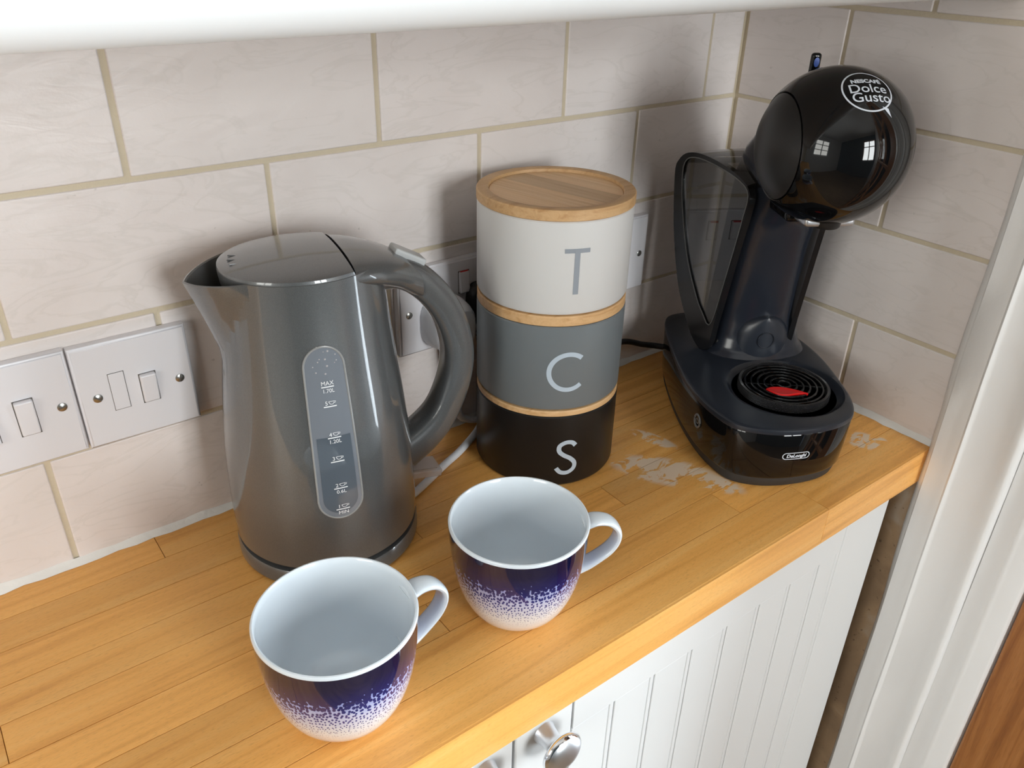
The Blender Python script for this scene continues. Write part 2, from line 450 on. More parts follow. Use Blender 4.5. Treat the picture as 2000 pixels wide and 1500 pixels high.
tag(profile_strip('trim_4', frame), kind='structure')
# half-glazed oak door closing the opening
dr = tag(empty('door_1', (0.012, -0.4595, 0.0)), kind='structure')
DW = 0.83
for y0, y1 in ((-0.10, 0.0), (-DW, -DW+0.10)): box('stile', -0.020, 0.02, y0, y1, 0.005, 2.03, M['oak'], dr, 0.003)
for z0, z1 in ((0.005, 0.32), (1.93, 2.03)): box('rail', -0.0195, 0.0195, -DW+0.10, -0.10, z0, z1, M['oak'], dr, 0.003)
for y in (-DW/3-0.01, -2*DW/3+0.01): box('glazing_bar', -0.016, 0.016, y-0.012, y+0.012, 0.31, 1.94, M['oak'], dr, 0.003)
for z in (0.72, 1.12, 1.53): box('glazing_bar', -0.015, 0.015, -DW+0.09, -0.09, z-0.012, z+0.012, M['oak'], dr, 0.003)
box('pane', -0.002, 0.002, -DW+0.09, -0.09, 0.31, 1.94, M['pane'], dr)
tag(box('trim_5', -0.014, 0.03, -1.333, -1.292, 0, 2.06, M['gloss_white'], bev=0.004), kind='structure')

# ------------------------------------------------------------------ worktop of beech staves
wt = tag(empty('worktop', (-0.75, -0.165, Z0-0.042)), 'long oiled beech stave worktop carrying the kettle, canisters, mugs and coffee machine', 'worktop')
ys = [-0.0003, -0.0365, -0.0720, -0.1070, -0.1415, -0.1760, -0.2110, -0.2465, -0.2820, -0.3280]
stave_joints = [[-0.71], [-1.0, -0.30], [-0.62], [-1.15, -0.52], [-0.8495], [-0.95, -0.34], [-0.56], [-1.05, -0.26], [-0.187]]
for i in range(9):
    js = [-1.45] + sorted(stave_joints[i]) + [-0.004]
    for a, b in zip(js[:-1], js[1:]):
        bm = bmesh.new(); g = 0.00016
        dz = random.uniform(-0.00012, 0.0)
        x0, x1, y0, y1 = a+g, b-g, ys[i+1]+g, ys[i]-g
        cx, cy = (x0+x1)/2, (y0+y1)/2
        add_box(bm, x0-cx, x1-cx, y0-cy, y1-cy, 0.0, 0.042+dz, 0.00035, 1)
        if i == 8:                                            # eased front arris
            es = [e for e in bm.edges if all(v.co.y < y0-cy+0.0006 and v.co.z > 0.040 for v in e.verts) and abs(e.verts[0].co.x-e.verts[1].co.x) > 0.01]
            bmesh.ops.bevel(bm, geom=es[:1], offset=0.0022, segments=3, affect='EDGES')
        o = from_bm('stave', bm, M['stave'], wt, True, 40)
        o.location = (cx+0.75, cy+0.165, 0.0)

# ------------------------------------------------------------------ base cabinet with tongue and groove door
bc = tag(empty('base_cabinet', (-0.75, -0.16, 0.0)), 'white base cabinet with grooved doors and chrome knobs under the beech worktop', 'cabinet')
def bx(name, x0, x1, y0, y1, z0, z1, mat, parent=bc, bev=0.0):
    return box(name, x0+0.75, x1+0.75, y0+0.16, y1+0.16, z0+Z0, z1+Z0, mat, parent, bev)
bx('carcass', -1.45, -0.042, -0.2995, -0.012, -0.80, -0.0425, M['white_paint'])
bx('plinth', -1.45, -0.06, -0.255, -0.24, -0.9, -0.80, M['white_paint'])
def make_door(x0, x1):
    d = empty('door', (0, 0, 0)); d.parent = bc
    top, bot = -0.046, -0.79
    s0, s1 = x0+0.0575, x1-0.079
    fr = bmesh.new()
    for (a, b, c, e) in ((x0, s0-0.0008, bot, top), (s1+0.0008, x1, bot, top)):
        add_box(fr, a+0.75, b+0.75, -0.3185+0.16, -0.300+0.16, c+Z0, e+Z0, 0.0018, 2)
    for c, e in ((top-0.045, top), (bot, bot+0.05)):
        add_box(fr, s0+0.0008+0.75, s1-0.0008+0.75, -0.3185+0.16, -0.300+0.16, c+Z0, e+Z0, 0.0005, 1)
    from_bm('door_frame', fr, M['white_paint'], d, True, 50)
    pit = 0.0478; k = 0
    x = s0
    edges = [s0]
    while edges[-1] + pit < s1 - 0.02: edges.append(edges[-1] + pit)
    edges.append(s1)
    for a, b in zip(edges[:-1], edges[1:]):
        bx('plank', a+0.0005, b-0.0062, -0.3181, -0.301, bot+0.0501, top-0.0451, M['white_paint'], d, 0.0010)
        if b != edges[-1]: bx('bead', b-0.0055, b-0.0005, -0.3179, -0.301, bot+0.0501, top-0.0451, M['white_paint'], d, 0.0010)
        else: bx('plank', b-0.0060, b-0.0003, -0.3181, -0.301, bot+0.0501, top-0.0451, M['white_paint'], d, 0.0006)
    return d
def make_knob(parent, x, z):
    prof = [(0.0001, 0.0), (0.0092, 0.0), (0.0088, 0.0012), (0.0080, 0.0040), (0.0074, 0.008), (0.0072, 0.012), (0.0080, 0.0155), (0.0100, 0.0180), (0.0130, 0.0191),
            (0.0152, 0.0195), (0.0165, 0.0205), (0.0168, 0.0220), (0.0162, 0.0240), (0.0150, 0.0252)]
    k = lathe('knob', [(r*1.08, q) for r, q in prof[:9]], M['pale_metal'], parent, 48, 50)
    lathe('knob_rim', [(r*1.08, q) for r, q in prof[8:]], M['chrome'], k, 48, 50)
    cap = [(0.0150, 0.0251), (0.0140, 0.0262), (0.0115, 0.0278), (0.0075, 0.0290), (0.0035, 0.0295), (0.0002, 0.0296)]
    c = lathe('knob_face', [(r*1.08, q) for r, q in cap], M['satin_metal'], k, 48, 50)
    k.rotation_euler = (PI/2, 0, 0); k.location = (x+0.75, -0.3185+0.16, z+Z0)
    return k
d1 = make_door(-0.5490, -0.0425); make_knob(bc, -0.5215, -0.0705)
d2 = make_door(-1.0580, -0.5515); make_knob(bc, -0.5775, -0.0705)

# ------------------------------------------------------------------ wall cabinet overhead (only its rounded lower moulding is in view)
wc = tag(empty('wall_cabinet', (-0.75, -0.15, Z0+0.4303)), 'white wall cabinet with rounded lower moulding above the tiles', 'cabinet')
def wx(name, x0, x1, y0, y1, z0, z1, mat, bev=0.0): return box(name, x0+0.75, x1+0.75, y0+0.15, y1+0.15, z0, z1, mat, wc, bev)
wx('carcass', -1.9, -0.004, -0.285, -0.0005, 0.030, 0.75, M['white_paint'])
prof = [(-0.262, 0.030), (-0.262, 0.006), (-0.266, 0.001)] + [(-0.2760 - 0.028*math.sin(t), 0.028 - 0.028*math.cos(t)) for t in [PI/2*k/10 for k in range(11)]] + [(-0.304, 0.060), (-0.298, 0.066), (-0.288, 0.070), (-0.285, 0.075)]
loft('moulding', [[(x+0.75, y+0.15, z) for y, z in prof] for x in (-1.9, -0.004)], M['white_paint'], wc, angle=30)
wx('door', -0.60, -0.010, -0.3035, -0.2855, 0.078, 0.745, M['white_paint'], 0.002)
wx('door', -1.20, -0.604, -0.3035, -0.2855, 0.078, 0.745, M['white_paint'], 0.002)

# ------------------------------------------------------------------ plates on the back wall
def plate_mesh(name, w, h, parent, mat):
    bm = bmesh.new(); add_box(bm, -w/2, w/2, -0.0092, -0.0002, -h/2, h/2, 0.0)
    es = [e for e in bm.edges if all(v.co.y < -0.009 for v in e.verts)]
    bmesh.ops.bevel(bm, geom=es, offset=0.0022, segments=3, affect='EDGES')
    es = [e for e in bm.edges if all(v.co.y > -0.0003 for v in e.verts) or (abs(e.verts[0].co.y-e.verts[1].co.y) > 0.004)]
    bmesh.ops.bevel(bm, geom=es, offset=0.0004, segments=1, affect='EDGES')
    return from_bm(name, bm, mat, parent, True, 50)
def rocker(parent, x, z, w=0.0115, h=0.024, tilt=-5, red=False):
    box('switch_gap_shade', x-w/2-0.0006, x+w/2+0.0006, -0.00935, -0.0090, z-h/2-0.0006, z+h/2+0.0006, M['switch_gap'], parent)  # thin dark sheet paints the shaded gap round the rocker
    bm = bmesh.new(); add_box(bm, -w/2, w/2, -0.0022, 0.003, -h/2, h/2, 0.0012, 2)
    o = from_bm('rocker_switch', bm, M['plastic_white'], parent, True, 50)
    o.location = (x, -0.0100, z); o.rotation_euler = (math.radians(tilt), 0, 0)
    if red:
        box('red_marker', -w/2+0.0012, w/2-0.0012, -0.0019, 0.0012, h/2-0.0008, h/2+0.0003, M['red'], o)
    return o
def screw(parent, x, z, ang):
    s = lathe('screw', [(0.0001, 0.0), (0.0036, 0.0), (0.0035, 0.0006), (0.0026, 0.0011), (0.0001, 0.0013)], M['screw'], parent, 20, 40)
    s.rotation_euler = (PI/2, 0, 0); s.location = (x, -0.0090, z)
    sl = box('slot', -0.0030, 0.0030, -0.0005, 0.0005, 0.0009, 0.00145, M['switch_gap'], s); sl.rotation_euler = (0, 0, ang)
pl1 = tag(empty('switch_plate', (-0.8130, 0, Z0+0.1500)), 'white double switch plate at the left edge, left of the fused switch', 'switch')
plate_mesh('plate', 0.146, 0.0865, pl1, M['plastic_white'])
rocker(pl1, 0.0385, -0.0015, 0.0125, 0.029, 5); rocker(pl1, 0.0120, -0.0015, 0.0125, 0.029, -5)
screw(pl1, 0.0625, -0.0008, 0.3); screw(pl1, -0.0625, -0.0008, 1.2)
pl2 = tag(empty('fused_switch', (-0.6955, 0, Z0+0.1490)), 'square white fused switch plate on tiles just left of the grey kettle', 'switch')
plate_mesh('plate', 0.0862, 0.0865, pl2, M['plastic_white'])
box('fuse_gap', -0.0200, -0.0080, -0.00935, -0.0090, -0.0152, 0.0172, M['switch_gap'], pl2)
box('fuse_cover', -0.0196, -0.0084, -0.0098, -0.0088, -0.0148, 0.0168, M['plastic_white'], pl2, 0.0004)
rocker(pl2, 0.0082, -0.0025, 0.0120, 0.025, 6)
screw(pl2, -0.0300, -0.0008, 2.4); screw(pl2, 0.0320, -0.0020, 1.3)
def socket(name, x, label):
    s = tag(empty(name, (x, 0, Z0+0.1475)), label, 'socket')
    plate_mesh('plate', 0.146, 0.087, s, M['plastic_white'])
    return s
so1 = socket('double_socket', -0.3862, 'white double socket behind the kettle handle with a red tipped switch')
rocker(so1, 0.0005, 0.0200, 0.0115, 0.022, -6, True); rocker(so1, 0.0380, 0.0200, 0.0115, 0.022, -6, True)
so2 = socket('double_socket', -0.2045, 'white double socket peeping out right of the canister stack')
rocker(so2, -0.010, 0.0200, 0.0115, 0.022, 6, True); rocker(so2, 0.018, 0.0200, 0.0115, 0.022, 6, True)
for s_ in (so1, so2):
    screw(s_, 0.0620, -0.0010, 1.0); screw(s_, -0.0620, -0.0010, 1.0)
# kettle's white plug with its cord
def plug(name, loc, mat, label, w=0.048, h=0.052, dp=1.0):
    p = tag(empty(name, loc), label, 'plug')
    rings = []
    for d, k in ((0.0, 1.0), (-0.010, 1.0), (-0.022, 0.93), (-0.030, 0.84), (-0.033, 0.74)):
        rings.append([(a, d*dp, b) for a, b in superell(w/2*k, h/2*k, 32, 3.0)])
    loft('plug_body', rings, mat, p, angle=30)
    return p
pg1 = plug('white_plug', (-0.4125, -0.0096, Z0+0.1340), M['whitecord'], "kettle's white plug and cord in the socket behind the kettle handle")
rings = []
for k in range(9):
    z = -0.022 - k*0.0032; r = 0.0062 - 0.00028*k + (0.0008 if k % 2 else 0)
    rings.append([(0.003+r*math.cos(t), -0.018+r*math.sin(t), z) for t in [2*PI*j/14 for j in range(14)]])
loft('strain_relief', rings, M['whitecord'], pg1)
def world_path(pts, o): return [Vector(p) + Vector((0, 0, Z0)) - Vector(o.location) for p in pts]
cpath = catmull([(-0.4095, -0.0276, 0.098), (-0.4080, -0.0276, 0.060), (-0.396, -0.0150, 0.020), (-0.375, -0.0105, 0.0046), (-0.358, -0.0110, 0.0044), (-0.350, -0.0150, 0.0042),
                 (-0.366, -0.0170, 0.0042), (-0.388, -0.0330, 0.0042), (-0.4200, -0.0515, 0.0042), (-0.4480, -0.0640, 0.0042), (-0.4920, -0.0850, 0.0044), (-0.5060, -0.0900, 0.0060)], 8)
tube('cord', world_path(cpath, pg1), 0.0038, M['whitecord'], pg1, 12)
pg2 = plug('black_plug', (-0.3690, -0.0096, Z0+0.1420), M['blackcord'], "coffee machine's black plug and cord beside and behind the canisters", 0.030, 0.046, 0.34)
cpath = catmull([(-0.369, -0.0145, 0.122), (-0.368, -0.0140, 0.095), (-0.340, -0.0110, 0.062), (-0.29, -0.0100, 0.052), (-0.225, -0.0105, 0.046), (-0.159, -0.0115, 0.0385), (-0.125, -0.0130, 0.026), (-0.108, -0.020, 0.022), (-0.0985, -0.033, 0.022)], 8)
tube('cord', world_path(cpath, pg2), 0.0036, M['blackcord'], pg2, 12)

# ------------------------------------------------------------------ kettle (local +x = handle side)
def kettle_paint():
    m, N, L, p = new_mat('grey_kettle_plastic')
    tc = N.new('ShaderNodeTexCoord')
    n = noise(N, L, tc.outputs['Object'], 2600, 1)
    c = ramp(N, L, n, [(0.40, (0.082, 0.087, 0.090)), (0.68, (0.116, 0.123, 0.127))])
    L.new(c, p.inputs['Base Color']); p.inputs['Metallic'].default_value = 0.20
    p.inputs['Roughness'].default_value = 0.34; p.inputs['Coat Weight'].default_value = 1.0; p.inputs['Coat Roughness'].default_value = 0.035; p.inputs['Coat IOR'].default_value = 1.5
    return m
M['kettle'] = kettle_paint()
M['kettle_dark'] = plain('kettle_dark_gap', (0.02, 0.02, 0.02), 0.6)
M['kettle_in'] = plain('kettle_inside', (0.12, 0.12, 0.118), 0.5)
M['gauge'] = plain('blue_grey_gauge', (0.175, 0.195, 0.225), 0.16, coat=0.5)
M['gauge_water'] = plain('gauge_water', (0.090, 0.110, 0.135), 0.12, coat=0.5)
M['gauge_rim'] = plain('gauge_rim', (0.27, 0.275, 0.275), 0.25)
M['print_white'] = plain('white_print', (0.80, 0.82, 0.84), 0.5)
kt = tag(empty('kettle', (-0.580, -0.0825, Z0+0.0002), math.radians(-11)), 'glossy grey jug kettle with water gauge, left of the stacked canisters', 'kettle')
RZ = [(0.019, 0.0760), (0.040, 0.0766), (0.060, 0.0762), (0.090, 0.0748), (0.115, 0.0732), (0.135, 0.0713), (0.150, 0.0698), (0.180, 0.0662), (0.205, 0.0637), (0.230, 0.0617), (0.2535, 0.0605), (0.27, 0.0600)]
def kr0(z):
    if z <= RZ[0][0]: return RZ[0][1]
    for (a, ra), (b, rb) in zip(RZ[:-1], RZ[1:]):
        if z <= b:
            t = (z-a)/(b-a); return ra + (rb-ra)*t
    return RZ[-1][1]
def ysc(z):                                                      # the body narrows from front to back towards the lid
    t = max(0.0, min(1.0, (z-0.09)/0.165)); return 1 - 0.115*t*t*(3-2*t)
def spd(phi): return abs((phi - PI + PI) % (2*PI) - PI)          # angle away from the spout
def kr(z, phi):
    d = spd(phi); r = kr0(z)
    h = max(0.0, min(1.0, (z-0.188)/0.062))
    if h > 0:
        w = math.radians(3 + 40*h); k = max(0.0, 1-d/w)
        r += (0.0235*h**1.1)*k**0.85
    hr = max(0.0, 1-abs(z-0.10)/0.10)                            # faint ridge running down below the spout
    return r + 0.0016*hr*max(0.0, 1-d/0.55)
def rim_z(phi): return 0.2545 - 0.0055*max(0.0, 1-spd(phi)/0.70)
def kp(r, phi, z): return (r*math.cos(phi), r*math.sin(phi)*ysc(z), z)
NS = 144
zs = [0.019, 0.0215, 0.03] + [0.03+0.0103*k for k in range(1, 21)]
angs = [2*PI*k/NS for k in range(NS)]
rings = [[kp(kr(zs[0], a)-0.0035, a, zs[0]) for a in angs]]
for z in zs[1:]: rings.append([kp(kr(z, a), a, z) for a in angs])
for f in (0.35, 0.7, 1.0):
    rg = []
    for a in angs:
        z = zs[-1] + (rim_z(a)-zs[-1])*f; rg.append(kp(kr(z, a), a, z))
    rings.append(rg)
rings.append([kp(kr(rim_z(a), a)-0.0014, a, rim_z(a)+0.0006) for a in angs])   # rounded lip, then the inner wall
nout = len(rings)-1
for dz in (0.0, -0.010, -0.030, -0.055): rings.append([kp(max(kr(rim_z(a)+dz, a)-0.0028, 0.05), a, rim_z(a)+dz) for a in angs])
V, F = loft_data(rings, True, True)
mesh('body', V, F, [M['kettle'], M['kettle_in']], kt, True, 17, [0 if i < (nout)*NS else 1 for i in range(len(F)-2)] + [0, 1])
lathe('power_base', [(0.0700, 0.0), (0.0752, 0.0008), (0.0772, 0.0030), (0.0772, 0.0140), (0.0760, 0.0162), (0.0725, 0.0165)], M['kettle'], kt, 96, 30, True, True)
lathe('gap_ring', [(0.0715, 0.0150), (0.0718, 0.0195)], M['kettle_dark'], kt, 96)
# lid: shallow domed disc cut straight at the hinge
LA, LB, HX = 0.0598, 0.0530, 0.0280
def dome(x, y): return 0.2568 + 0.0050*max(0.0, 1-(x/LA)**2-(y/LB)**2)**0.8
def lid_ring(s):
    pts = []; a0 = math.acos(HX/LA)
    n1, n2 = 60, 14
    for k in range(n1+1):
        a = a0 + (2*PI-2*a0)*k/n1; pts.append((LA*math.cos(a), LB*math.sin(a)))
    y0 = pts[-1][1]; y1 = pts[0][1]
    for k in range(1, n2): pts.append((HX, y0+(y1-y0)*k/n2))
    cx = -0.010
    return [((x-cx)*s+cx, y*s) for x, y in pts]
rings = [[(x, y, 0.2450) for x, y in lid_ring(0.985)], [(x, y, 0.2552) for x, y in lid_ring(1.0)]]
for s in (0.985, 0.96, 0.9, 0.8, 0.65, 0.45, 0.25, 0.05): rings.append([(x, y, dome(x, y)) for x, y in lid_ring(s)])
lid = loft('lid', rings, M['kettle'], kt, True, True, True, 30)
for k in range(3):
    a = PI + 0.10 - 0.20*k                                       # three small grip ridges at the front of the lid
    b = bmesh.new(); add_box(b, -0.0045, 0.0045, -0.0005, 0.0005, -0.0008, 0.0001, 0.0002, 1)
    o = from_bm('grip_ridge', b, M['kettle'], lid); x, y = 0.0470*math.cos(a), 0.0430*math.sin(a)
    o.location = (x, y, dome(x, y)+0.0002); o.rotation_euler = (0, 0.10, a-PI)
# shoulder behind the hinge, flowing into the handle
rings = []
secs = [(0.0292, 0.0472, 0.2612, 0.2400), (0.040, 0.0442, 0.2604, 0.2370), (0.050, 0.0398, 0.2588, 0.2330), (0.060, 0.0340, 0.2562, 0.2285), (0.070, 0.0275, 0.2522, 0.2235), (0.080, 0.0215, 0.2462, 0.2165), (0.090, 0.0168, 0.2382, 0.2100)]
va = catmull([(q[0], q[1], q[2]) for q in secs], 4); vb = catmull([(q[0], q[1], q[3]) for q in secs], 4)
for a_, b_ in zip(va, vb):
    rings.append([(a_.x, p, (a_.z+b_.z)/2+q) for p, q in superell(a_.y, (a_.z-b_.z)/2, 40, 2.3)])
loft('shoulder', rings, M['kettle'], kt, angle=40)
hp = catmull([(0.048, 0, 0.2360), (0.072, 0, 0.2350), (0.0900, 0, 0.2250), (0.1065, 0, 0.2065), (0.1180, 0, 0.1835), (0.1238, 0, 0.1560), (0.1205, 0, 0.1285), (0.1080, 0, 0.0985), (0.0905, 0, 0.0795), (0.0700, 0, 0.0665)], 7)
def hsect(i, u):
    t = 0.0138 + 0.0035*max(0, (u-0.75)/0.25); w = 0.0165 - 0.0025*math.sin(PI*u) + 0.001*u
    return superell(w, t*0.95, 30, 3.4)
sweep('handle', hp, hsect, M['kettle'], kt, side=(0, 1, 0))
# thumb button on top of the handle
bm = bmesh.new(); add_box(bm, -0.0140, 0.0140, -0.0085, 0.0085, -0.003, 0.0035, 0.0016, 2)
o = from_bm('lid_button', bm, plain('pale_grey_button', (0.50, 0.52, 0.53), 0.35), kt); o.location = (0.0830, 0, 0.2458); o.rotation_euler = (0, math.radians(29), 0)
# clear rocker lever at the foot
bm = bmesh.new(); add_box(bm, -0.004, 0.027, -0.0125, 0.0125, -0.0035, 0.0035, 0.0012, 2)
add_box(bm, 0.000, 0.023, -0.009, 0.009, 0.0036, 0.0046, 0.0)
o = from_bm('power_lever', bm, M['clear'], kt); o.location = (0.0765, 0, 0.0425); o.rotation_euler = (0, math.radians(8), 0)
# water gauge on the side towards the room
GA = math.radians(-93)
def on_body(u, v, off):
    return kp(kr0(v)+off, GA + u/0.0715, v)
def stadium(zb, zt, w, grow=0.0):
    pts = []
    R = w+grow; za, zc = zb+w, zt-w
    for k in range(25): t = PI*k/24; pts.append((R*math.cos(t), zc+R*math.sin(t)))
    for k in range(1, 12): pts.append((-R, zc+(za-zc)*k/12))
    for k in range(25): t = PI+PI*k/24; pts.append((R*math.cos(t), za+R*math.sin(t)))
    for k in range(1, 12): pts.append((R, za+(zc-za)*k/12))
    return pts
def patch(name, zb, zt, w, off, mat, ztop=None):
    zc, za = zt-w, zb+w; V = []; F = []
    top = ztop or zt
    rows_ = [zb + (top-zb)*0.5*(1-math.cos(PI*k/60)) for k in range(61)]
    for z in rows_:
        if z > zc: hw_ = math.sqrt(max(0, w*w-(z-zc)**2))
        elif z < za: hw_ = math.sqrt(max(0, w*w-(za-z)**2))
        else: hw_ = w
        V += [on_body(hw_*(-1+2*j/10), z, off) for j in range(11)]
    for i in range(60):
        for j in range(10): F.append((i*11+j, i*11+j+1, i*11+j+12, i*11+j+11))
    return mesh(name, V, F, mat, kt, True, 60)
GB, GT, GW = 0.0705, 0.2085, 0.0156
gauge = patch('water_gauge', GB, GT, GW, 0.0006, M['gauge'])
patch('water', GB+0.004, GT, GW-0.003, 0.0009, M['gauge_water'], 0.1400)
ring = [Vector(on_body(u, v, 0.0004)) for u, v in stadium(GB, GT, GW, 0.0006)]
tube('gauge_rim', ring, 0.0009, M['gauge_rim'], kt, 8, None, True)
def gprint(data, uc, zc):
    wrapped('gauge_print', data, lambda u, v: on_body(u+uc, v+zc, 0.0013), M['print_white'], gauge)
def cup_icon():
    c = [(-0.0024, 0.0016), (-0.0020, 0.0004), (-0.0010, -0.0006), (0.0006, -0.0006), (0.0014, 0.0004), (0.0018, 0.0016)]
    return merge2d(stroke(c + [(-0.0024, 0.0016)], 0.00036), stroke([(0.0018, 0.0015), (0.0029, 0.0014), (0.0026, 0.0004), (0.0014, 0.0002)], 0.00034))
for z, up_, low_ in ((0.1790, 'MAX', '1.70L'), (0.1640, '5', None), (0.1395, '4', '1.20L'), (0.1200, '3', None), (0.0970, '2', '0.6L'), (0.0780, '1', 'MIN')):
    parts = [stroke([(-0.0049+0.0049*k/4*2-0.0, 0) for k in range(5)], 0.0008)]
    if up_ == 'MAX': parts.append(shift2d(text_data('MAX', 0.0046), 0, 0.0012))
    else:
        parts.append(shift2d(text_data(up_, 0.0044), -0.0026, 0.0012)); parts.append(shift2d(cup_icon(), 0.0016, 0.0022))
    if low_: parts.append(shift2d(text_data(low_, 0.0042), 0.0002, -0.0044))
    gprint(merge2d(*parts), 0.0006, z)
for k in range(14):                                              # condensation beads at the top of the gauge
    u, z = random.uniform(-0.011, 0.011), random.uniform(0.186, 0.2095)
    x, y, zz = on_body(u, z, 0.0006); r = random.uniform(0.0003, 0.0008)
    lathe('droplet', [(r, 0), (r*0.8, r*0.35), (r*0.4, r*0.5), (0.00002, r*0.55)], M['clear'], gauge, 10, loc=(x, y, zz)).rotation_euler = (0, PI/2, GA + u/0.0715)

# ------------------------------------------------------------------ three stacked canisters
CX, CY, CR = -0.3416, -0.0903, 0.0697
M['can_white'] = plain('white_enamel', (0.66, 0.66, 0.655), 0.42)
M['can_grey'] = plain('grey_enamel', (0.155, 0.177, 0.190), 0.42)
M['can_black'] = plain('black_enamel', (0.008, 0.0078, 0.008), 0.36, spec=0.35)
M['letter_dark'] = plain('grey_letter', (0.27, 0.30, 0.34), 0.5)
M['letter_light'] = plain('pale_blue_letter', (0.46, 0.54, 0.62), 0.5)
def canister(z, h, lid_h, mat, label, letter, lmat, la, lz, recess):
    t = tag(empty('canister', (CX, CY, Z0+z+0.0002)), label, 'canister', 'canisters in the stack')
    lathe('body', [(CR-0.012, 0.0006), (CR-0.004, 0.0), (CR-0.0015, 0.0012), (CR, 0.004), (CR, h-0.0012), (CR-0.0010, h-0.0002), (CR-0.004, h-0.0002)], mat, t, 128, 30, True, True)
    lr = CR + 0.0006 if recess else CR - 0.0004
    prof = [(lr-0.006, h), (lr-0.0012, h), (lr, h+0.0008), (lr, h+lid_h-0.0016), (lr-0.0008, h+lid_h-0.0004), (lr-0.0020, h+lid_h-0.0001)]
    if recess:
        prof += [(lr-0.0095, h+lid_h-0.0001), (lr-0.0105, h+lid_h-0.0006), (lr-0.0112, h+lid_h-0.0034), (lr-0.0120, h+lid_h-0.0040)]
    V, F = loft_data([[(r*math.cos(2*PI*k/128), r*math.sin(2*PI*k/128), q) for k in range(128)] for r, q in prof], True, True)
    lid = mesh('lid', V, F, M['bamboo'], t, True, 30)
    if recess:                                                   # inset bamboo disc glued up from strips
        rr = lr-0.0116; x = -rr; ang = math.radians(-76); lo = h+lid_h-0.0041
        cuts = [-rr, -0.030, -0.0045, 0.0235, 0.045, rr]
        for k, (a, b) in enumerate(zip(cuts[:-1], cuts[1:])):
            pts = []
            n = 14
            for j in range(n+1):
                yv = a + (b-a)*j/n; pts.append((math.sqrt(max(rr*rr-yv*yv, 0)), yv))
            for j in range(n, -1, -1):
                yv = a + (b-a)*j/n; pts.append((-math.sqrt(max(rr*rr-yv*yv, 0)), yv))
            pts = [(p[0]+(0.0000 if abs(p[0]) > 1e-6 else (1e-5 if q <= n else -1e-5)), p[1]) for q, p in enumerate(pts)]
            o = loft('bamboo_strip', [[(px, py, 0.0) for px, py in pts], [(px, py, 0.0011) for px, py in pts]], M['strips'][k], lid, angle=30)
            o.rotation_euler = (0, 0, ang); o.location = (0, 0, lo)
    a0 = math.radians(la)
    wrapped('letter', letter, lambda u, v: ((CR+0.0003)*math.cos(a0+u/CR), (CR+0.0003)*math.sin(a0+u/CR), v+lz-z), lmat, t)
    return t
bl = ((0.82, 0.545, 0.29), (0.72, 0.45, 0.215), (0.88, 0.61, 0.35))
M['strips'] = [wood_material('bamboo_strip_%d' % k, *[tuple(c*f for c in q) for q in bl], (2.5, 70, 70), 0.45) for k, f in enumerate((1.0, 0.96, 0.74, 0.98, 1.0))]
SWD = 0.0045
T_ = merge2d(stroke([(-0.0110+0.0220*k/6, 0.0193) for k in range(7)], 0.0038), stroke([(0, 0.0193-0.0388*k/6) for k in range(7)], 0.0046))
C_ = stroke(arc(0, 0, 0.0178, 48, 312, 40), 0.0044)
s2 = []
raw = [(0.0088, 0.0128), (0.0050, 0.0166), (-0.0010, 0.0172), (-0.0068, 0.0138), (-0.0070, 0.0078), (-0.0024, 0.0030), (0.0040, -0.0012), (0.0086, -0.0070), (0.0078, -0.0134), (0.0018, -0.0172), (-0.0050, -0.0162), (-0.0094, -0.0112)]
for v in catmull([(a, b, 0) for a, b in raw], 6): s2.append((v.x, v.y))
S_ = stroke(s2, 0.0044)
canister(0.0, 0.0787, 0.0064, M['can_black'], 'black canister with pale letter S at the bottom of the stack', S_, M['letter_light'], -112.2, 0.0332, False)
canister(0.0853, 0.0851, 0.0100, M['can_grey'], 'grey canister with pale letter C in the middle of the stack', C_, M['letter_light'], -114.6, 0.1258, False)
canister(0.1806, 0.0840, 0.0098, M['can_white'], 'white canister with letter T and bamboo lid, topmost of the stack', T_, M['letter_dark'], -113.3, 0.2205, True)

